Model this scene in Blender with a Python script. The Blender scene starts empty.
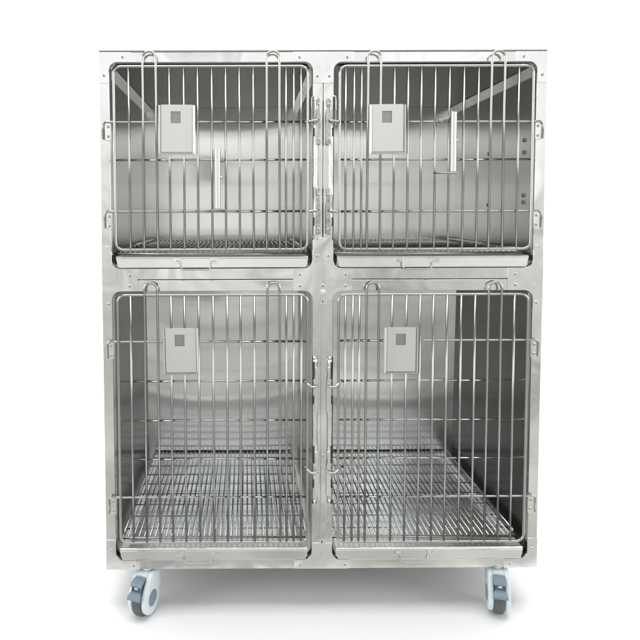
import bpy, bmesh, math, random
from mathutils import Vector, Matrix
random.seed(7)
R = math.radians
scene = bpy.context.scene
COL = scene.collection

# ------------------------------------------------------------------ helpers
def link(name, me, mat=None, parent=None, smooth=False, bevel=0.0):
    o = bpy.data.objects.new(name, me)
    COL.objects.link(o)
    if mat is not None and not me.materials:
        me.materials.append(mat)
    if smooth:
        for p in me.polygons:
            p.use_smooth = True
    if parent is not None:
        o.parent = parent
        o.matrix_parent_inverse = WORLD[parent.name].inverted()
    WORLD[o.name] = Matrix.Identity(4)
    if bevel:
        b = o.modifiers.new('edge', 'BEVEL'); b.width = bevel; b.segments = 2; b.limit_method = 'ANGLE'
        b.angle_limit = R(40)
    return o
WORLD = {}

def empty(name, loc, label=None, cat=None, group=None):
    o = bpy.data.objects.new(name, None)
    COL.objects.link(o)
    o.location = loc
    o.empty_display_size = .05
    WORLD[o.name] = Matrix.Translation(loc)
    if label: o['label'] = label
    if cat: o['category'] = cat
    if group: o['group'] = group
    return o

def to_mesh(bm, name):
    bmesh.ops.recalc_face_normals(bm, faces=bm.faces)
    me = bpy.data.meshes.new(name)
    bm.to_mesh(me); bm.free()
    return me

def add_box(bm, x0, x1, y0, y1, z0, z1, M=None):
    vs = [bm.verts.new((x, y, z)) for x in (x0, x1) for y in (y0, y1) for z in (z0, z1)]
    if M is not None:
        for v in vs: v.co = M @ v.co
    for f in ((0,1,3,2),(4,6,7,5),(0,4,5,1),(2,3,7,6),(0,2,6,4),(1,5,7,3)):
        bm.faces.new([vs[i] for i in f])

def box(name, x0, x1, y0, y1, z0, z1, mat, parent, bevel=.001):
    bm = bmesh.new(); add_box(bm, x0, x1, y0, y1, z0, z1)
    return link(name, to_mesh(bm, name), mat, parent, bevel=bevel)

def fillet(pts, seg=6):
    """pts: (x, z, r) corners -> polyline with rounded corners (convex or concave)"""
    out = []
    n = len(pts)
    for i in range(n):
        x, z, r = pts[i]
        p = Vector((x, z)); a = Vector(pts[i-1][:2]); b = Vector(pts[(i+1) % n][:2])
        if r <= 0:
            out.append(p); continue
        da = (a-p).normalized(); db = (b-p).normalized()
        ang = da.angle(db)
        t = r/math.tan(ang/2)
        c = p+(da+db).normalized()*(r/math.sin(ang/2))
        s = p+da*t; e = p+db*t
        a0 = math.atan2(s.y-c.y, s.x-c.x); a1 = math.atan2(e.y-c.y, e.x-c.x)
        d = (a1-a0+math.pi) % (2*math.pi)-math.pi
        for k in range(seg+1):
            q = a0+d*k/seg
            out.append(c+Vector((math.cos(q), math.sin(q)))*r)
    return out

def plate_mesh(name, loops, y0, y1, bev=.0008):
    """flat plate in the XZ plane with holes, from y0 (front) to y1 (back)"""
    cu = bpy.data.curves.new(name, 'CURVE'); cu.dimensions = '2D'; cu.fill_mode = 'BOTH'
    cu.extrude = max((y1-y0)/2-bev, 1e-5); cu.bevel_depth = bev; cu.bevel_resolution = 1
    cu.offset = -bev
    for lp in loops:
        s = cu.splines.new('POLY'); s.points.add(len(lp)-1); s.use_cyclic_u = True
        for k, p in enumerate(lp): s.points[k].co = (p[0], p[1], 0, 1)
    o = bpy.data.objects.new(name+'_tmp', cu); COL.objects.link(o)
    dg = bpy.context.evaluated_depsgraph_get()
    me = bpy.data.meshes.new_from_object(o.evaluated_get(dg))
    bpy.data.objects.remove(o); bpy.data.curves.remove(cu)
    me.transform(Matrix.Translation((0, (y0+y1)/2, 0)) @ Matrix.Rotation(R(90), 4, 'X'))
    me.name = name
    return me

def add_tube(bm, pts, r, sides=10, closed=False, caps=True):
    pts = [Vector(p) for p in pts]
    n = len(pts); rings = []
    prev = None
    for i in range(n):
        if closed:
            t = (pts[(i+1) % n]-pts[i-1]).normalized()
        else:
            t = (pts[min(i+1, n-1)]-pts[max(i-1, 0)]).normalized()
        if prev is None:
            u = t.orthogonal().normalized()
        else:
            u = (prev-t*prev.dot(t)).normalized()
        prev = u
        v = t.cross(u)
        rr = r[i] if isinstance(r, (list, tuple)) else r
        rings.append([bm.verts.new(pts[i]+(u*math.cos(2*math.pi*k/sides)+v*math.sin(2*math.pi*k/sides))*rr) for k in range(sides)])
    m = n if closed else n-1
    for i in range(m):
        A, B = rings[i], rings[(i+1) % n]
        off = 0
        if closed and i == n-1:   # match the twist
            off = min(range(sides), key=lambda o: (A[0].co-B[o].co).length)
        for k in range(sides):
            bm.faces.new((A[k], A[(k+1) % sides], B[(k+1+off) % sides], B[(k+off) % sides]))
    if not closed and caps:
        bm.faces.new(rings[0][::-1]); bm.faces.new(rings[-1])

def tube(name, pts, r, mat, parent, sides=10, closed=False):
    bm = bmesh.new(); add_tube(bm, pts, r, sides, closed)
    return link(name, to_mesh(bm, name), mat, parent, smooth=True)

def add_disc(bm, c, axis, r, h, sides=16, dome=0.0):
    """short cylinder with a softened front edge; axis points outwards"""
    axis = Vector(axis).normalized(); c = Vector(c)
    prof = [(r, 0), (r, h*.65), (r*.85, h), (r*.4, h+dome), (0, h+dome)]
    u = axis.orthogonal().normalized(); v = axis.cross(u)
    prev = None
    for rr, hh in prof:
        if rr == 0:
            ring = [bm.verts.new(c+axis*hh)]
        else:
            ring = [bm.verts.new(c+axis*hh+(u*math.cos(2*math.pi*k/sides)+v*math.sin(2*math.pi*k/sides))*rr) for k in range(sides)]
        if prev:
            for k in range(sides):
                if len(ring) == 1:
                    bm.faces.new((prev[k], prev[(k+1) % sides], ring[0]))
                else:
                    bm.faces.new((prev[k], prev[(k+1) % sides], ring[(k+1) % sides], ring[k]))
        prev = ring

# ------------------------------------------------------------------ materials
def mat_new(name):
    m = bpy.data.materials.new(name); m.use_nodes = True
    nt = m.node_tree
    return m, nt, nt.nodes['Principled BSDF']

def N(nt, t, **kw):
    n = nt.nodes.new(t)
    for k, v in kw.items():
        if k in n.inputs: n.inputs[k].default_value = v
        else: setattr(n, k, v)
    return n

def steel(name, base, rough, grain=(1, 1, 60), grain_bump=.03, wave=.0, wave_scale=6.0, rvar=.08, tint=.06, brush=None, aniso=.93):
    m, nt, b = mat_new(name)
    L = nt.links.new
    b.inputs['Metallic'].default_value = 1
    tc = N(nt, 'ShaderNodeTexCoord')
    mp = N(nt, 'ShaderNodeMapping'); mp.inputs['Scale'].default_value = grain
    L(tc.outputs['Object'], mp.inputs['Vector'])
    g = N(nt, 'ShaderNodeTexNoise', Scale=14.0, Detail=5.0, Roughness=.65); L(mp.outputs['Vector'], g.inputs['Vector'])
    big = N(nt, 'ShaderNodeTexNoise', Scale=5.0, Detail=4.0, Roughness=.6); L(tc.outputs['Object'], big.inputs['Vector'])
    mix = N(nt, 'ShaderNodeMath', operation='ADD'); L(g.outputs['Fac'], mix.inputs[0]); L(big.outputs['Fac'], mix.inputs[1])
    rr = N(nt, 'ShaderNodeMapRange'); rr.inputs['From Min'].default_value = .6; rr.inputs['From Max'].default_value = 1.4
    rr.inputs['To Min'].default_value = max(rough-rvar, .03); rr.inputs['To Max'].default_value = rough+rvar
    L(mix.outputs[0], rr.inputs['Value']); L(rr.outputs[0], b.inputs['Roughness'])
    cr = N(nt, 'ShaderNodeMapRange'); cr.inputs['From Min'].default_value = .6; cr.inputs['From Max'].default_value = 1.4
    cr.inputs['To Min'].default_value = 1-tint; cr.inputs['To Max'].default_value = 1+tint*.4
    L(mix.outputs[0], cr.inputs['Value'])
    mc = N(nt, 'ShaderNodeVectorMath', operation='SCALE'); mc.inputs[0].default_value = base
    L(cr.outputs[0], mc.inputs['Scale']); L(mc.outputs[0], b.inputs['Base Color'])
    bp = N(nt, 'ShaderNodeBump', Strength=grain_bump, Distance=.002); L(g.outputs['Fac'], bp.inputs['Height'])
    last = bp
    if wave:
        w = N(nt, 'ShaderNodeTexNoise', Scale=wave_scale, Detail=2.0, Distortion=.6); L(tc.outputs['Object'], w.inputs['Vector'])
        b2 = N(nt, 'ShaderNodeBump', Strength=wave, Distance=.02); L(w.outputs['Fac'], b2.inputs['Height'])
        L(bp.outputs['Normal'], b2.inputs['Normal']); last = b2
    L(last.outputs['Normal'], b.inputs['Normal'])
    if brush:            # brushed sheet: reflections spread across the grain
        b.inputs['Anisotropic'].default_value = aniso
        c = N(nt, 'ShaderNodeCombineXYZ')
        for k in range(3): c.inputs[k].default_value = brush[k]
        L(c.outputs[0], b.inputs['Tangent'])
    return m

M = {}
M['frame'] = steel('brushed_frame_steel', (.82, .82, .805), .15, grain=(1, 1, 1), grain_bump=.003, wave=.22, wave_scale=6, tint=.08)
M['plate'] = steel('corner_plate_steel', (.85, .85, .84), .18, grain=(30, 1, 1), grain_bump=.01, wave=.19, wave_scale=8, tint=.05)
M['wall'] = steel('inner_wall_steel', (.90, .90, .89), .17, grain=(30, 30, .10), grain_bump=.001, wave=.06, wave_scale=1.5, tint=.025, rvar=.018, aniso=.93, brush=(1, 0, 0))
M['side'] = steel('wall_steel_part_shade', (.68, .68, .66), .24, grain=(5, 5, .12), grain_bump=.001, wave=.12, wave_scale=1.8, tint=.04, rvar=.02, brush=(0, 1, 0), aniso=.8)  # rear wall steel made duller, part of the side shade in its colour
M['steel_shaded'] = steel('wall_steel_shaded', (.25, .25, .245), .24, grain=(5, 5, .12), grain_bump=.001, wave=.12, wave_scale=1.8, tint=.04, rvar=.02, brush=(0, 1, 0), aniso=.8)  # same steel darkened further, lower cage shade put into its colour
M['steel_deep_shade'] = steel('wall_steel_deep_shade', (.20, .20, .195), .24, grain=(5, 5, .12), grain_bump=.001, wave=.12, wave_scale=1.8, tint=.04, rvar=.02, brush=(0, 1, 0), aniso=.8)  # darkest copy, deep shade of lower right wall and upper ceilings in its colour
M['keeper'] = steel('keeper_steel', (.50, .50, .49), .22, grain=(1, 1, 1), grain_bump=.0, wave=.3, wave_scale=20, tint=.1)
M['lip'] = steel('tray_lip_steel', (.83, .83, .82), .24, grain=(.2, 20, 20), grain_bump=.008, wave=.10, wave_scale=6, tint=.06)
M['edge'] = steel('top_edge_steel', (.52, .54, .54), .3, grain=(1, 1, 1), grain_bump=.0, tint=.1)
M['wire'] = steel('polished_wire_steel', (.49, .485, .465), .17, grain=(1, 1, 1), grain_bump=.0, wave=.0, tint=.12)
M['grate'] = steel('grate_wire_steel', (.70, .70, .68), .24, grain=(1, 1, 1), grain_bump=.0, tint=.15)
M['tray'] = steel('tray_steel', (.90, .92, .925), .20, grain=(.2, 20, 20), grain_bump=.012, wave=.10, wave_scale=6, tint=.06)
M['chrome'] = steel('chrome_latch_steel', (.86, .86, .85), .11, grain=(1, 1, 1), grain_bump=.0, wave=.25, wave_scale=9, tint=.05, rvar=.03)
M['card'] = steel('card_holder_steel', (.73, .725, .71), .42, grain=(1, 1, .1), grain_bump=.01, tint=.04)
M['screw'] = steel('screw_steel', (.72, .72, .70), .2, grain=(1, 1, 1), grain_bump=.0, tint=.1)
M['shade'] = steel('recess_steel', (.36, .36, .355), .45, grain=(1, 1, 1), grain_bump=.0, tint=.1)  # darker steel: recess shade behind the card windows, plain dark parts elsewhere

def plastic(name, base, rough, scale=40.0, var=.06):
    m, nt, b = mat_new(name)
    tc = N(nt, 'ShaderNodeTexCoord'); n = N(nt, 'ShaderNodeTexNoise', Scale=scale, Detail=4.0)
    nt.links.new(tc.outputs['Object'], n.inputs['Vector'])
    r = N(nt, 'ShaderNodeMapRange'); r.inputs['To Min'].default_value = max(1-var, -.6); r.inputs['To Max'].default_value = 1+var
    nt.links.new(n.outputs['Fac'], r.inputs['Value'])
    s = N(nt, 'ShaderNodeVectorMath', operation='SCALE'); s.inputs[0].default_value = base
    nt.links.new(r.outputs[0], s.inputs['Scale']); nt.links.new(s.outputs[0], b.inputs['Base Color'])
    b.inputs['Roughness'].default_value = rough
    bp = N(nt, 'ShaderNodeBump', Strength=.05, Distance=.001); n2 = N(nt, 'ShaderNodeTexNoise', Scale=400.0)
    nt.links.new(tc.outputs['Object'], n2.inputs['Vector']); nt.links.new(n2.outputs['Fac'], bp.inputs['Height'])
    nt.links.new(bp.outputs['Normal'], b.inputs['Normal'])
    return m
M['white'] = plastic('white_caster_plastic', (.64, .70, .72), .35)
M['blue'] = plastic('blue_grey_plastic', (.18, .24, .30), .4)
M['tyre'] = plastic('grey_rubber', (.09, .095, .10), .55, var=.12)
M['dark'] = plastic('gap_shade_dark', (.03, .03, .03), .6)
M['paper'] = plastic('white_paper_sweep', (.86, .86, .86), .9, var=.01)
M['reflected_ground'] = plastic('studio_floor', (.37, .365, .35), .8, scale=2.6, var=1.6)  # unseen ground, big tone patches added to break up reflections

# ------------------------------------------------------------------ dimensions (metres)
W2 = .611                 # half width of the cabinet
ZB, ZT = .128, 1.574      # bottom and top of the body
D = .68                   # depth to the back wall
ZM = .952                 # seam between the two storeys
ROWS = {'up': (.984, 1.546), 'low': (.155, .920)}     # clear opening
OX = (.029, .583)         # clear opening in x, mirrored
RC = .022                 # opening corner radius

# ------------------------------------------------------------------ setting
def sweep():
    bm = bmesh.new()
    prof = [(-.21, 0)]
    prof += [(y, 0) for y in (0, 1, 2.2)]
    prof += [(2.2+1.5*math.sin(a), 1.5-1.5*math.cos(a)) for a in [R(k*7.5) for k in range(1, 13)]]
    prof += [(3.7, 5.0)]
    xs = [-7, -3, 0, 3, 7]
    g = [[bm.verts.new((x, y, z)) for x in xs] for y, z in prof]
    for i in range(len(prof)-1):
        for k in range(len(xs)-1):
            bm.faces.new((g[i][k], g[i][k+1], g[i+1][k+1], g[i+1][k]))
    o = link('floor', to_mesh(bm, 'floor'), M['paper'], smooth=True)
    o['kind'] = 'structure'; o['label'] = 'white seamless studio floor under the cages'; o['category'] = 'floor'
sweep()
def studio():
    bm = bmesh.new(); vs = [bm.verts.new(p) for p in ((-14, -3.2, -.006), (14, -3.2, -.006), (14, 5, -.006), (-14, 5, -.006))]
    bm.faces.new(vs)
    o = link('ground', to_mesh(bm, 'ground'), M['reflected_ground'])
    o['kind'] = 'structure'; o['label'] = 'unseen grey studio ground around the white paper, shaped for the reflections'; o['category'] = 'ground'
studio()

# ------------------------------------------------------------------ cage bank
bank = empty('cage_bank', (0, .34, 0), 'stainless steel bank of four wire-door animal cages standing on casters', 'cage')

def rect(x0, x1, z0, z1, r): return fillet([(x0, z0, r), (x1, z0, r), (x1, z1, r), (x0, z1, r)])

for row in ('up', 'low'):
    z0, z1 = ROWS[row]
    oz0, oz1 = (ZM+.0012, ZT) if row == 'up' else (ZB, ZM-.0012)
    for s in (-1, 1):
        xa, xb = sorted((s*OX[0], s*OX[1])); oa, ob = sorted((s*.0011, s*W2))
        outer = rect(oa, ob, oz0, oz1, .0015 if row == 'up' else .0015)
        inner = rect(xa, xb, z0, z1, RC)
        me = plate_mesh('front_frame', [outer, inner], 0, .028, .0012)
        link('front_frame', me, M['frame'], bank)

# body panels
T = .003
box('side_panel', -W2, -W2+T, .0285, D+.012, ZB, ZT-.002, M['wall'], bank)
box('side_panel', W2-T, W2, .0285, D+.012, ZB, ZT-.002, M['wall'], bank)
box('top_panel', -W2-.0005, W2+.0005, -.003, D+.014, ZT+.0003, ZT+.0062, M['edge'], bank, bevel=.0025)
box('back_panel', -W2+.004, W2-.004, D+.009, D+.0115, ZB+.002, ZT-.003, M['wall'], bank)
box('bottom_panel', -W2+.004, W2-.004, .029, D+.008, ZB+.001, ZB+.004, M['steel_shaded'], bank)  # darkened steel here deepens the shade under the bank
# the four liners
for row in ('up', 'low'):
    z0, z1 = ROWS[row]
    zf = z0-.006; zc = z1-.006 if row == 'up' else z1-.002
    for s in (-1, 1):
        xo, xi = s*.598, s*.0125
        a, b = sorted((xo, xi))
        # side walls (outer one, divider), back, ceiling, floor: butted
        xa, xb = sorted((xo, xo+s*.003))
        box('side_liner', xa, xb, .0285, D+.0095, zf, zc, M['side' if row == 'up' else ('steel_shaded' if s < 0 else 'steel_deep_shade')], bank, bevel=0)
        xa, xb = sorted((xi, xi-s*.003))
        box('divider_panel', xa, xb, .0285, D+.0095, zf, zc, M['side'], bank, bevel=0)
        # rear sheet, sprung very slightly out of flat as thin sheet is
        bm = bmesh.new(); nx, nz = 28, 20; g = []
        for i in range(nx+1):
            u = -1+2*i/nx; colv = []
            for k in range(nz+1):
                t = k/nz
                yy = D+.0075-((.034 if row == 'low' else .008)*abs(u)**2.6)*t-.0012*math.cos(u*2.2)*math.sin(math.pi*t)
                colv.append(bm.verts.new((a-.003+(b-a+.006)*i/nx, yy, zf+(zc-zf)*t)))
            g.append(colv)
        for i in range(nx):
            for k in range(nz): bm.faces.new((g[i][k], g[i+1][k], g[i+1][k+1], g[i][k+1]))
        link('rear_liner', to_mesh(bm, 'rear_liner'), M['wall'], bank, smooth=True)
        box('ceiling_liner', a-.003, b+.003, .0285, D+.0085, zc+.0005, zc+.003, M['steel_deep_shade' if row == 'up' else 'wall'], bank, bevel=0)  # upper ceiling's shade is put into its dark steel
        box('floor_liner', a-.003, b+.003, .0285, D+.0085, zf-.003, zf-.0005, M['wall'], bank, bevel=0)
        if row == 'up':
            for xw, q in ((xo, -s), (xi, s)):
                bm = bmesh.new()      # angled strip along the ceiling edge
                w = .022
                pr = [(xw+q*.0008, zc-w), (xw+q*.0022, zc-w-.001), (xw+q*w, zc-.003), (xw+q*w, zc-.0008)]
                A = [bm.verts.new((x, .032, z)) for x, z in pr]; B = [bm.verts.new((x, D-.002, z)) for x, z in pr]
                for k in range(4): bm.faces.new((A[k], A[(k+1) % 4], B[(k+1) % 4], B[k]))
                bm.faces.new(A); bm.faces.new(B[::-1])
                link('ceiling_strip', to_mesh(bm, 'ceiling_strip'), M['frame'], bank)
# bolts on the right inner wall of the upper right cage
for (y, z) in ((.10, 1.345), (.10, 1.31), (.10, 1.185), (.10, 1.165), (.36, 1.33), (.36, 1.16)):
    bm = bmesh.new(); add_disc(bm, (.598, y, z), (-1, 0, 0), .006, .004, dome=.001)
    link('wall_bolt', to_mesh(bm, 'wall_bolt'), M['shade'], bank, smooth=True)

# screws
SCREW = None
def screw(x, z, parent, y=-.0022, r=.0046):
    bm = bmesh.new()
    add_disc(bm, (0, 0, 0), (0, -1, 0), r, .0016, sides=18, dome=.0006)
    me = to_mesh(bm, 'screw')
    # cross recess as two small dark bars set in the head
    bm = bmesh.new(); bm.from_mesh(me)
    n0 = len(bm.faces)
    a = random.uniform(0, 1.5)
    for k in range(2):
        Mx = Matrix.Rotation(a+k*math.pi/2, 4, 'Y')
        add_box(bm, -r*.5, r*.5, -.0026-k*.0001, -.0018, -r*.11, r*.11, Mx)
    bm.faces.ensure_lookup_table()
    for f in bm.faces[n0:]: f.material_index = 1
    bm.to_mesh(me); bm.free()
    me.materials.append(M['screw']); me.materials.append(M['dark'])
    o = link('screw', me, None, parent)
    for p in me.polygons[:n0]: p.use_smooth = True
    me.transform(Matrix.Translation((x, y, z)))
    return o

def corner_plate(pts, screws):
    me = plate_mesh('corner_plate', [fillet(pts)], -.0022, -.0002, .0005)
    o = link('corner_plate', me, M['plate'], bank)
    for x, z in screws: screw(x, z, o)

e = .0004
X0, X1, XC = W2-e, OX[1]+e, OX[0]-e
zt0, zt1 = ROWS['up'][1]+e, ZT-e
zm0, zm1 = ROWS['low'][1]+e, ROWS['up'][0]-e
zb1 = ROWS['low'][0]-e
for s in (-1, 1):
    corner_plate([(s*X0, zt1, .001), (s*.523, zt1, .001), (s*.523, zt0, .001), (s*X1, zt0, RC+.001), (s*X1, 1.490, .001), (s*X0, 1.490, .001)],
                 [(s*.546, 1.560), (s*.597, 1.511)])
    corner_plate([(s*X0, 1.046, .012), (s*X1, 1.046, .012), (s*X1, zm1, RC+.001), (s*.512, zm1, .001), (s*.512, zm0, .001), (s*X1, zm0, RC+.001), (s*X1, .868, .001), (s*X0, .868, .001)],
                 [(s*.533, .966), (s*.534, .936), (s*.593, .886)])
    corner_plate([(s*X0, ZB+e, .001), (s*.516, ZB+e, .001), (s*.516, zb1, .001), (s*X1, zb1, RC+.001), (s*X1, .214, .001), (s*X0, .214, .001)],
                 [(s*.534, .1405), (s*.597, .184)])
corner_plate([(-.083, zt1, .001), (.083, zt1, .001), (.083, zt0, .001), (XC, zt0, RC+.001), (XC, 1.489, .001), (-XC, 1.489, .001), (-XC, zt0, RC+.001), (-.083, zt0, .001)],
             [(-.065, 1.559), (.065, 1.559), (-.016, 1.508), (.016, 1.508)])
corner_plate([(-.082, zm0, .001), (-XC, zm0, RC+.001), (-XC, .893, .002), (XC, .893, .002), (XC, zm0, RC+.001), (.082, zm0, .001), (.082, zm1, .001), (XC, zm1, RC+.001), (XC, 1.068, .003), (-XC, 1.068, .003), (-XC, zm1, RC+.001), (-.082, zm1, .001)],
             [(-.063, .967), (.063, .967), (-.063, .935), (.063, .935), (-.015, 1.018), (.015, 1.018), (0, .936)])
corner_plate([(-.078, ZB+e, .001), (.078, ZB+e, .001), (.078, zb1, .001), (XC, zb1, RC+.001), (XC, .203, .001), (-XC, .203, .001), (-XC, zb1, RC+.001), (-.078, zb1, .001)],
             [(-.062, .1405), (.065, .1405)])
# raised channel on the lower post, with a white disc painting a screw's highlight at its top
bm = bmesh.new()
add_box(bm, -.005, .011, -.0075, -.0005, .214, .888)
link('post_strip', to_mesh(bm, 'post_strip'), M['frame'], bank, bevel=.002)
bm = bmesh.new(); add_disc(bm, (.001, -.0023, .917), (0, -1, 0), .0085, .004, dome=.001)
link('cap', to_mesh(bm, 'cap'), M['white'], bank, smooth=True)
screw(.001, .458, bank, y=-.0078, r=.004)

# ------------------------------------------------------------------ doors
RV, RF, RX = .0032, .0037, .0028
YD = -.0125              # plane of the door frame and of the uprights
def rounded_rod(x0, x1, z0, z1, r, y):
    pts = []
    for cx, cz, a in ((x1-r, z0+r, -90), (x1-r, z1-r, 0), (x0+r, z1-r, 90), (x0+r, z0+r, 180)):
        for k in range(7):
            q = R(a+k*15); pts.append((cx+r*math.cos(q), y, cz+r*math.sin(q)))
    return pts

UPR = [.5290, .4185, .3810, .3425, .3040, .2660, .2285, .1910, .1022, .0822, .0610]
PIN = [(.4900, .4545), (.1540, .1198)]
def door(s, row):
    if row == 'up':
        fx0, fx1, fz0, fz1 = .0435, .5680, 1.0365, 1.532
        hz, mz, pin_top = [1.3840, 1.1400], [1.2810], 1.5715
    else:
        fx0, fx1, fz0, fz1 = .0430, .5655, .2125, .911
        hz, mz, pin_top = [.7815, .3390], [.6705, .5600, .4490], .9450
    d = tube('door', [(s*x, y, z) for x, y, z in rounded_rod(fx0, fx1, fz0, fz1, .020, YD)], RF, M['wire'], bank, 12, True)
    j = lambda a: random.uniform(-a, a)
    for x in UPR:
        x += j(.0012)
        xt = x+j(.0009)
        tube('upright_bar', [(s*x, YD-.0002, fz0), (s*(x+xt)/2+j(.0006), YD-.0002, (fz0+fz1)/2), (s*xt, YD-.0002, fz1)], RV, M['wire'], d)
    for xa, xb in PIN:
        c, r = (xa+xb)/2+j(.0015), (xa-xb)/2
        pts = [(s*(c+r+.001), YD-.0006, fz0), (s*(c+r), YD-.0006, fz1-.1)]
        yy = YD-.0035
        for k in range(13):
            q = R(k*15)
            pts.append((s*(c+r*math.cos(q)), yy, pin_top-r+r*math.sin(q)))
        pts += [(s*(c-r), YD-.0006, fz1-.1), (s*(c-r-.001), YD-.0006, fz0)]
        tube('hairpin_bar', pts, RV+.0002, M['wire'], d)
    for z in mz:
        z += j(.0012)
        tube('cross_bar', [(s*fx0, YD+.0052, z), (s*fx1, YD+.0052, z+j(.001))], RX, M['wire'], d)
    for n, z in enumerate(hz):
        yb = YD+.0052
        z += j(.001)
        # runs past the frame on both sides: outwards to the hinge, inwards to a hook over the latch
        ho = .598+j(.002); zl = z-.046
        pts = [(s*.046, yb, z), (s*.565, yb, z), (s*(ho-.006), yb, z+.001)]
        pts += [(s*ho, yb, z-.004), (s*(ho+.001), yb, z-.010), (s*(ho+.001), yb, zl)]
        tube('hinge_bar', pts, RX+.0003, M['wire'], d)
        dz = 0 if row == 'up' else -.014
        up = .004
        if row == 'low': z = (.668, .425)[n]
        pts = [(s*.060, yb, z), (s*.046, yb-.001, z), (s*.040, -.017, z+dz*.5), (s*.034, -.020, z+dz*.9), (s*.024, -.021, z+dz+.001), (s*.013, -.019, z+dz+up)]
        tube('hook', pts, [RX, RX, RX+.0006, RX+.001, RX+.0008, RX*.8], M['wire'], d)
    return d

def card_holder(d, x, z, tilt, w=.099, h=.134):
    """folded steel pocket with a square window, hung on the front of the uprights"""
    y0 = YD-.0062
    hw, hh = w/2, h/2
    win = rect(-.017+.001, .011, hh-.050, hh-.018, .0006)
    me = plate_mesh('card_holder', [rect(-hw+.0072, hw-.0072, -hh+.0072, hh, .0008), win], y0-.0006, y0+.0004, .0003)
    bm = bmesh.new(); bm.from_mesh(me)
    n0 = len(bm.faces)
    def lip(p0, p1, q0, q1, yb, yf):
        # folded edge: a slim prism between an outer (p) and an inner (q) line
        A = [bm.verts.new((p[0], yb, p[1])) for p in (p0, p1, q1, q0)]
        B = [bm.verts.new((p[0]*1.0, yf if k > 1 else yf+.0050, p[1])) for k, p in enumerate((p0, p1, q1, q0))]
        bm.faces.new(A); bm.faces.new(B[::-1])
        for k in range(4): bm.faces.new((A[k], B[k], B[(k+1) % 4], A[(k+1) % 4]))
    t = .0056
    lip((-hw, -hh), (-hw, hh-.001), (-hw+t, -hh+t), (-hw+t, hh-.001), y0+.0021, y0-.0035)
    lip((hw, -hh), (hw, hh-.001), (hw-t, -hh+t), (hw-t, hh-.001), y0+.0021, y0-.0035)
    lip((-hw+.0006, -hh), (hw-.0006, -hh), (-hw+t+.0004, -hh+t), (hw-t-.0004, -hh+t), y0+.0021, y0-.0033)
    n1 = len(bm.faces)
    add_box(bm, -hw+.0012, hw-.0012, y0+.0022, y0+.0029, -hh+.0012, hh-.002)
    bm.faces.ensure_lookup_table()
    for f in bm.faces[n1:]: f.material_index = 1  # dark backing: shade of window and groove put into its colour
    bmesh.ops.recalc_face_normals(bm, faces=bm.faces)
    bm.to_mesh(me); bm.free()
    me.materials.append(M['card']); me.materials.append(M['shade'])
    me.transform(Matrix.Translation((x, 0, z)) @ Matrix.Rotation(R(tilt), 4, 'Y'))
    return link('card_holder', me, None, d)

D_ = {}
for row in ('up', 'low'):
    for s in (-1, 1):
        D_[row, s] = door(s, row)
card_holder(D_['up', -1], -.3985, 1.3615, .4)
card_holder(D_['up', 1], .1730, 1.3615, -.3)
card_holder(D_['low', -1], -.3925, .7555, -.9, w=.098, h=.130)
card_holder(D_['low', 1], .2155, .7560, .4, w=.094, h=.130)

# hinge brackets on the stiles
for s in (-1, 1):
    for z in (1.3840, 1.1400, .7815, .3390):
        me = plate_mesh('hinge_bracket', [rect(-.0085, .0085, -.024, .024, .003)], -.0052, -.0024, .0008)
        me.transform(Matrix.Translation((s*.5875, 0, z-.025)))
        o = link('hinge_bracket', me, M['plate'], bank)
        for dz in (-.012, -.038): screw(s*.5868, z+dz, o, y=-.0053, r=.0044)

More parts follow.
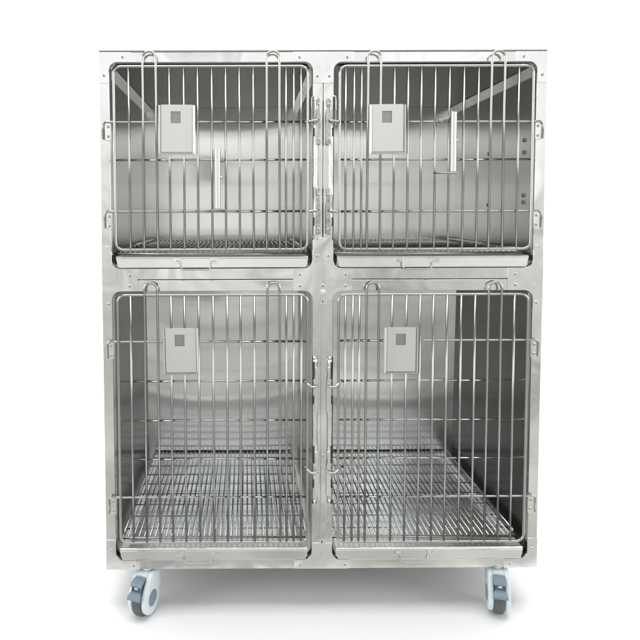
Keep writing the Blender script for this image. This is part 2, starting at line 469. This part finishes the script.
# latches on the centre post
for row in ('up', 'low'):
    zs = (1.384, 1.140) if row == 'up' else (.7675-.0, .325)
    if row == 'low': zs = (.7815-.138, .3390+.066)
    lo, hi = (1.062, 1.452) if row == 'up' else (.318, .735)
    for s in (-1, 1):
        c = s*.0215
        # long sprung strip, slightly bowed
        bm = bmesh.new()
        n = 24; ring = []
        for k in range(n+1):
            z = lo+(hi-lo)*k/n
            yb = -.004-.002*math.sin(math.pi*k/n)+.0008*math.sin(k*1.3+s)
            hw = .0072+.0006*math.sin(k*.9)
            ring.append([bm.verts.new((c-hw, yb, z)), bm.verts.new((c, yb-.0022, z)), bm.verts.new((c+hw, yb, z)), bm.verts.new((c+hw, yb+.0015, z)), bm.verts.new((c-hw, yb+.0015, z))])
        for k in range(n):
            for m_ in range(5):
                bm.faces.new((ring[k][m_], ring[k][(m_+1) % 5], ring[k+1][(m_+1) % 5], ring[k+1][m_]))
        bm.faces.new(ring[0]); bm.faces.new(ring[-1][::-1])
        st = link('latch_strip', to_mesh(bm, 'latch_strip'), M['chrome'], bank, smooth=True)
        for i, z in enumerate(zs):
            zz = z+(.0 if row == 'up' else 0)
            # keeper: a pointed plate with a dark slot and two screws
            kx = s*.0135 if row == 'up' else s*.017
            pts = [(-.0062, -.062, .002), (.0062, -.062, .002), (.0066, .012, .003), (.003, .040, .003), (.005, .064, .002), (-.005, .064, .002), (-.003, .040, .003), (-.0066, .012, .003)]
            me = plate_mesh('keeper', [fillet(pts, 4)], -.0105, -.0078, .0008)
            me.transform(Matrix.Translation((kx, 0, zz)))
            kp = link('keeper', me, M['keeper'] if row == 'up' else M['plate'], bank)
            if row == 'up':
                screw(kx, zz+.046, kp, y=-.0106, r=.0042); screw(kx, zz-.048, kp, y=-.0106, r=.0042)
            # slot beside the keeper: a dark block standing in for its shade
            bm = bmesh.new(); add_box(bm, s*.0262-.0022, s*.0262+.0022, -.0090, -.0070, zz-.040, zz-.016)
            if row == 'low': add_box(bm, s*.0250-.0026, s*.0250+.0026, -.0090, -.0070, zz+.030, zz+.080)
            link('slot', to_mesh(bm, 'slot'), M['dark'], st, bevel=.001)
            # slim wire loop of the spring catch
            if (row, s, i) in (('up', 1, 0), ('up', -1, 0)):
                q = .0045
                pts = [(s*.0280-q, -.0145, zz-.01), (s*.0280-q, -.0150, zz+.064), (s*.0280, -.0150, zz+.069), (s*.0280+q, -.0150, zz+.064), (s*.0280+q, -.0145, zz-.01)]
                tube('catch_wire', pts, .0017, M['chrome'], st, 8)

# ------------------------------------------------------------------ casters
def caster(x, y, ang):
    Mx = Matrix.Translation((x, y, 0)) @ Matrix.Rotation(R(ang), 4, 'Z') @ Matrix.Diagonal((.92, .97, 1, 1))
    rw, zc, yc = .0480, .0490, -.024        # local: heading is -y
    bm = bmesh.new()
    # teardrop side shells joined by a bridge
    base = []
    for k in range(23):
        a = R(160+k*(215/22))
        base.append((yc+.0415*math.cos(a), zc+.0415*math.sin(a)))
    base += [(.026, .078), (.0275, .100), (.026, .114), (.018, .1205), (-.020, .1205), (-.034, .113), (-.048, .096), (-.060, .075)]
    for s in (-1, 1):
        prof_x = [(.0165, 1.0), (.0275, 1.0), (.0305, .965), (.0318, .90)]
        prev = None
        cy = sum(p[0] for p in base)/len(base); cz = sum(p[1] for p in base)/len(base)
        for xx, sc in prof_x:
            ring = [bm.verts.new((s*xx, cy+(p[0]-cy)*sc, cz+(p[1]-cz)*sc)) for p in base]
            if prev:
                for k in range(len(base)):
                    bm.faces.new((prev[k], prev[(k+1) % len(base)], ring[(k+1) % len(base)], ring[k]))
            else: bm.faces.new(ring)
            prev = ring
        bm.faces.new(prev[::-1])
    add_box(bm, -.0168, .0168, -.034, .022, .1005, .1190)
    me = to_mesh(bm, 'caster'); me.transform(Mx)
    o = link('caster', me, M['white'], bank, bevel=.0025)
    for p in me.polygons: p.use_smooth = True
    # tyre
    bm = bmesh.new(); prev = None; nseg = 40
    prof = [(-.0155, .030), (-.0155, .042), (-.012, .0472), (-.005, .0490), (.005, .0490), (.012, .0472), (.0155, .042), (.0155, .030)]
    rings = []
    for xx, rr in prof:
        rings.append([bm.verts.new((xx, yc+rr*math.cos(2*math.pi*k/nseg), zc+rr*math.sin(2*math.pi*k/nseg))) for k in range(nseg)])
    for i in range(len(prof)-1):
        for k in range(nseg): bm.faces.new((rings[i][k], rings[i][(k+1) % nseg], rings[i+1][(k+1) % nseg], rings[i+1][k]))
    bm.faces.new(rings[0]); bm.faces.new(rings[-1][::-1])
    me = to_mesh(bm, 'tyre'); me.transform(Mx); link('tyre', me, M['tyre'], o, smooth=True)
    for s in (-1, 1):
        bm = bmesh.new(); add_disc(bm, (s*.0312, yc, zc+.004), (s, 0, 0), .0225, .0016, sides=36)
        me = to_mesh(bm, 'hub_cap'); me.transform(Mx); link('hub_cap', me, M['blue'], o, smooth=True)
    # brake pedal: hooked profile swept across, flaring at the toe
    bm = bmesh.new()
    prof = [(-.036, .1140, .0170), (-.050, .1130, .0190), (-.062, .1085, .0195), (-.068, .1015, .0185), (-.064, .0975, .0150), (-.055, .0935, .0120), (-.058, .0870, .0125), (-.072, .0830, .0195), (-.081, .0750, .0220),
            (-.081, .0680, .0220), (-.073, .0690, .0210), (-.065, .0755, .0190), (-.052, .0815, .0125), (-.049, .0920, .0120), (-.051, .0980, .0150), (-.044, .1020, .0160)]
    Lr = [bm.verts.new((-w, y_, z_)) for y_, z_, w in prof]; Rr = [bm.verts.new((w, y_, z_)) for y_, z_, w in prof]
    n = len(prof)
    for k in range(n): bm.faces.new((Lr[k], Rr[k], Rr[(k+1) % n], Lr[(k+1) % n]))
    for side in (Lr, Rr):
        for k in range(n//2):
            a, b, c_, d_ = side[k], side[k+1], side[n-2-k], side[n-1-k]
            if len({a, b, c_, d_}) == 4: bm.faces.new((a, b, c_, d_))
            elif len({a, b, c_, d_}) == 3: bm.faces.new(list(dict.fromkeys((a, b, c_, d_))))
    me = to_mesh(bm, 'brake_pedal'); me.transform(Mx); link('brake_pedal', me, M['blue'], o, bevel=.0018)
    bm = bmesh.new(); add_box(bm, -.0050, .0050, -.0665, -.0580, .0925, .0980)
    me = to_mesh(bm, 'pedal_slot'); me.transform(Mx); link('pedal_slot', me, M['white'], o, bevel=.001)
    bm = bmesh.new(); add_disc(bm, (0, 0, .1195), (0, 0, 1), .017, .009, sides=24)
    me = to_mesh(bm, 'stem'); me.transform(Mx); link('stem', me, M['screw'], o, smooth=True)
caster(-.497, .020, -22)
caster(.507, .022, -14)
caster(-.490, .610, 24)
caster(.500, .610, -40)

# ------------------------------------------------------------------ trays, grates, brackets
def new_tray(parent):
    """built at the lower left, x centred on 0, z measured from the tray base"""
    w, y0, y1 = .264, .0, .672
    bm = bmesh.new()
    # pan: floor and three walls as thin sheets
    add_box(bm, -w, w, y0+.004, y1, 0, .0016)
    add_box(bm, -w, -w+.0014, y0+.004, y1, .0017, .030)
    add_box(bm, w-.0014, w, y0+.004, y1, .0017, .030)
    add_box(bm, -w+.0015, w-.0015, y1-.0014, y1, .0017, .030)
    link('pan', to_mesh(bm, 'pan'), M['tray'], parent)
    # front lip: a pressed panel with a rolled top edge
    z0, z1 = -.0025, .0265
    lp = fillet([(-w+.005, z0, .006), (w-.005, z0, .006), (w+.002, z1, .003), (-w-.002, z1, .003)])
    me = plate_mesh('front_lip', [lp], -.0045, -.0015, .0012)
    bm = bmesh.new(); bm.from_mesh(me)
    for v in bm.verts: v.co.y -= (z1-v.co.z)*.04     # the lip leans forward at its foot
    add_tube(bm, [(-w, -.001, z1-.001), (w, -.001, z1-.001)], .0052, 12)
    bm.to_mesh(me); bm.free()
    for p in me.polygons: p.use_smooth = False
    link('front_lip', me, M['lip'], parent)
    hx = -.045                           # handle sits left of the middle
    for s in (-1, 1):
        bm = bmesh.new(); x = hx+s*.050
        add_box(bm, x-.0125, x+.0125, -.0100, -.0030, .0105, .0262)
        add_box(bm, x-.009 if s > 0 else x+.002, x-.002 if s > 0 else x+.009, -.0135, -.0086, .0135, .0200)
        link('handle_clip', to_mesh(bm, 'handle_clip'), M['plate'], parent, bevel=.001)
    yb = -.0115
    pts = [(hx-.054, yb, .0170), (hx-.044, yb, .0165), (hx-.041, yb-.001, .011), (hx-.0405, yb-.003, -.001), (hx-.036, yb-.004, -.0065), (hx-.028, yb-.004, -.0072),
           (hx+.028, yb-.004, -.0072), (hx+.036, yb-.004, -.0065), (hx+.0405, yb-.003, -.001), (hx+.041, yb-.001, .011), (hx+.044, yb, .0165), (hx+.054, yb, .0170)]
    tube('pull_handle', pts, .0022, M['keeper'], parent, 8)

def new_grate(parent):
    """wire floor grate, x centred on 0, y from front, z at rod height"""
    w, y0, y1 = .268, .048, .674
    # rim: two wires each side, one at the ends, end wires turned down
    bm = bmesh.new()
    add_tube(bm, [(-w, y0, 0), (w, y0, 0), (w, y1, 0), (-w, y1, 0)], .0032, 8, True)
    for s in (-1, 1): add_tube(bm, [(s*(w-.003), y0+.01, .013), (s*(w-.003), y1-.01, .013)], .0030, 8)
    for s in (-1, 1):
        for k in range(9):
            y = y0+.02+(y1-y0-.04)*k/8
            add_tube(bm, [(s*(w-.0005), y, .001), (s*(w-.003), y, .013)], .0022, 6)
    link('rim', to_mesh(bm, 'rim'), M['grate'], parent, smooth=True)
    nr = 33
    bm = bmesh.new(); add_tube(bm, [(0, y0, .0048), (0, y1-.004, .0048), (0, y1-.001, .006), (0, y1, .012)], .0020, 8); rod = to_mesh(bm, 'rod')
    for k in range(nr):
        x = -w+2*w*(k+1)/(nr+1)
        o = link('rod', rod, M['grate'], parent, smooth=True); o.location = (x, 0, 0)
    bm = bmesh.new(); add_tube(bm, [(-w, 0, 0), (w, 0, 0)], .0021, 8); cr = to_mesh(bm, 'cross_rod')
    for k in range(8):
        o = link('cross_rod', cr, M['grate'], parent, smooth=True); o.location = (0, y0+(y1-y0)*(k+.7)/8.3, 0)

def copy_thing(src, loc, label, group):
    r = src.copy(); COL.objects.link(r); r.location = loc; r['label'] = label; r['group'] = group
    for ch in list(src.children):
        c = ch.copy(); COL.objects.link(c); c.parent = r
    return r
CX = {-1: -.3055, 1: .3035}
names = {('up', -1): 'upper left', ('up', 1): 'upper right', ('low', -1): 'lower left', ('low', 1): 'lower right'}
tray = grate = None
for row in ('low', 'up'):
    for s in (-1, 1):
        zt = .1605 if row == 'low' else .9885
        loc = (CX[s], 0, zt); nm = names[row, s]
        lab = 'shallow steel waste tray with drop handle at the bottom of the %s cage' % nm
        if tray is None:
            tray = empty('waste_tray', (0, 0, 0), lab, 'tray', 'pull-out trays under the cages')
            new_tray(tray); tray.location = loc
        else: copy_thing(tray, loc, lab, 'pull-out trays under the cages')
        lab = 'wire floor grate lying over the tray inside the %s cage' % nm
        loc = (CX[s], 0, zt+.0325)
        if grate is None:
            grate = empty('floor_grate', (0, 0, 0), lab, 'grate', 'wire grates on the cage floors')
            new_grate(grate); grate.location = loc
        else: copy_thing(grate, loc, lab, 'wire grates on the cage floors')

def hanging_bracket(x, z0, z1, yc, turn, label, clip, foot, cz):
    t = empty('hanging_bracket', (x, yc, z0), label, 'bracket', 'steel brackets hung on the upper doors')
    # half-round bar
    bm = bmesh.new(); n = 10; A = []; B = []
    for k in range(n+1):
        a = math.pi+math.pi*k/n
        A.append(bm.verts.new((x+.0085*math.cos(a), yc+.0075*math.sin(a), z0))); B.append(bm.verts.new((x+.0085*math.cos(a), yc+.0075*math.sin(a), z1)))
    for k in range(n): bm.faces.new((A[k], A[k+1], B[k+1], B[k]))
    bm.faces.new((A[n], A[0], B[0], B[n])); bm.faces.new(A[::-1]); bm.faces.new(B)
    link('bar', to_mesh(bm, 'bar'), M['card'], t, bevel=.0008)
    # foot plate, a blunt wedge
    Mf = Matrix.Translation((x, yc, z0-.002)) @ Matrix.Rotation(R(turn), 4, 'Z')
    bm = bmesh.new()
    a0, a1 = foot
    out = [(a0, -.004), (a1-.006, -.016), (a1, -.010), (a1, .012), (a1-.006, .016), (a0, .006)]
    lo = [bm.verts.new(Mf @ Vector((px, py, -.003))) for px, py in out]; up = [bm.verts.new(Mf @ Vector((px, py, .0015))) for px, py in out]
    bm.faces.new(lo[::-1]); bm.faces.new(up)
    for k in range(len(out)): bm.faces.new((lo[k], lo[(k+1) % len(out)], up[(k+1) % len(out)], up[k]))
    link('foot', to_mesh(bm, 'foot'), M['shade'], t, bevel=.0008)
    # clip gripping the cross bar
    bm = bmesh.new()
    dx = clip
    pts = [(x+.004*math.copysign(1, dx), yc+.002, cz+.012), (x+dx*.5, yc+.004, cz+.004), (x+dx, yc+.003, cz)]
    for hz in (0, .006, -.006):
        add_tube(bm, [(p[0], p[1]+abs(hz)*.2, p[2]+hz*(1-.4*k)) for k, p in enumerate(pts)], .0028, 8)
    add_disc(bm, (x+dx, yc+.003, cz-.001), (0, -1, 0), .0065, .007, 14)
    link('clip', to_mesh(bm, 'clip'), M['shade'], t, smooth=True)
    bm = bmesh.new(); add_disc(bm, (x+.008, yc, (z0+z1)/2+.004), (1, 0, 0), .0035, .0045, 12)
    link('bolt', to_mesh(bm, 'bolt'), M['screw'], t, smooth=True)
hanging_bracket(-.2885, 1.148, 1.311, -.0225, 0, 'upright steel bracket clipped to the upper left door, low down below the card holder', .012, (-.022, .026), 1.281)
hanging_bracket(.3500, 1.246, 1.407, -.0225, 186, 'upright steel bracket clipped to the upper right door, level with the card holder', -.036, (-.012, .052), 1.384)

# ------------------------------------------------------------------ light, world
def area(name, loc, target, sx, sy, power, color=(1, 1, 1)):
    li = bpy.data.lights.new(name, 'AREA'); li.shape = 'RECTANGLE'; li.size = sx; li.size_y = sy; li.energy = power; li.color = color
    o = bpy.data.objects.new(name, li); COL.objects.link(o); o.location = loc
    o.rotation_euler = (Vector(target)-Vector(loc)).to_track_quat('-Z', 'Y').to_euler()
    return o
area('overhead_softbox', (0, .25, 4.2), (0, .2, 0), 4.5, 3.6, 235, (1, .995, .98))
area('front_fill_left', (-4.8, -2.2, 2.2), (0, 0, .8), 1.6, 2.6, 60)  # unseen fill pair, added for highlights on the steel
area('front_fill_right', (4.8, -2.2, 2.2), (0, 0, .8), 1.6, 2.6, 60)
area('backdrop_fill_left', (-3.2, 1.6, 3.6), (-1.5, 3.6, .8), 2.0, 2.0, 40)  # unseen fill pair, added to whiten the backdrop
area('backdrop_fill_right', (3.2, 1.6, 3.6), (1.5, 3.6, .8), 2.0, 2.0, 40)

w = bpy.data.worlds.new('World'); scene.world = w; w.use_nodes = True
nt = w.node_tree; bg = nt.nodes['Background']
tc = nt.nodes.new('ShaderNodeTexCoord'); sp = nt.nodes.new('ShaderNodeSeparateXYZ'); nt.links.new(tc.outputs['Generated'], sp.inputs[0])
ramp = nt.nodes.new('ShaderNodeValToRGB')
mr = nt.nodes.new('ShaderNodeMapRange'); mr.inputs['From Min'].default_value = -1; mr.inputs['From Max'].default_value = 1
nt.links.new(sp.outputs['Z'], mr.inputs['Value']); nt.links.new(mr.outputs[0], ramp.inputs['Fac'])
el = ramp.color_ramp.elements
el[0].position = .33; el[0].color = (.36, .35, .33, 1)
el[1].position = .86; el[1].color = (.34, .35, .36, 1)
for p, c in ((.43, (.86, .85, .83, 1)), (.50, (1.18, 1.16, 1.14, 1)), (.75, (1.26, 1.32, 1.32, 1))):  # brightness bands by height, added to feed the steel's reflections
    x = el.new(p); x.color = c
# invented studio surroundings: soft uneven patches added for the reflections
mp = nt.nodes.new('ShaderNodeMapping'); mp.inputs['Scale'].default_value = (4.0, 4.0, 2.4); nt.links.new(tc.outputs['Generated'], mp.inputs['Vector'])
nz = nt.nodes.new('ShaderNodeTexNoise'); nz.inputs['Scale'].default_value = 1.6; nz.inputs['Detail'].default_value = 3.0; nt.links.new(mp.outputs['Vector'], nz.inputs['Vector'])
mr2 = nt.nodes.new('ShaderNodeMapRange'); mr2.inputs['From Min'].default_value = .35; mr2.inputs['From Max'].default_value = .65
mr2.inputs['To Min'].default_value = .48; mr2.inputs['To Max'].default_value = 1.24
nt.links.new(nz.outputs['Fac'], mr2.inputs['Value']); nt.links.new(mr2.outputs[0], bg.inputs['Strength'])
nt.links.new(ramp.outputs['Color'], bg.inputs['Color'])

# ------------------------------------------------------------------ camera (shifted lens, nearly square on)
cam = bpy.data.cameras.new('camera'); co = bpy.data.objects.new('camera', cam); COL.objects.link(co)
right = Vector((.99998881, -.00359331, -.00307858)); up = Vector((.00325703, .05075903, .99870562)); fwd = Vector((.0034324, .99870447, -.05077017))
m3 = Matrix((right, up, -fwd)).transposed()
co.matrix_world = Matrix.Translation((-.2099, -1.6852, 1.1371)) @ m3.to_4x4()
cam.sensor_width = 36; cam.lens = 34.374; cam.shift_x = .11112; cam.shift_y = -.11911
cam.clip_start = .05; cam.clip_end = 100
scene.camera = co

scene.view_settings.view_transform = 'Standard'; scene.view_settings.look = 'None'
scene.view_settings.exposure = 0; scene.view_settings.gamma = 1
scene.render.engine = 'CYCLES'
scene.cycles.max_bounces = 14; scene.cycles.glossy_bounces = 12; scene.cycles.diffuse_bounces = 5
scene.cycles.use_denoising = True
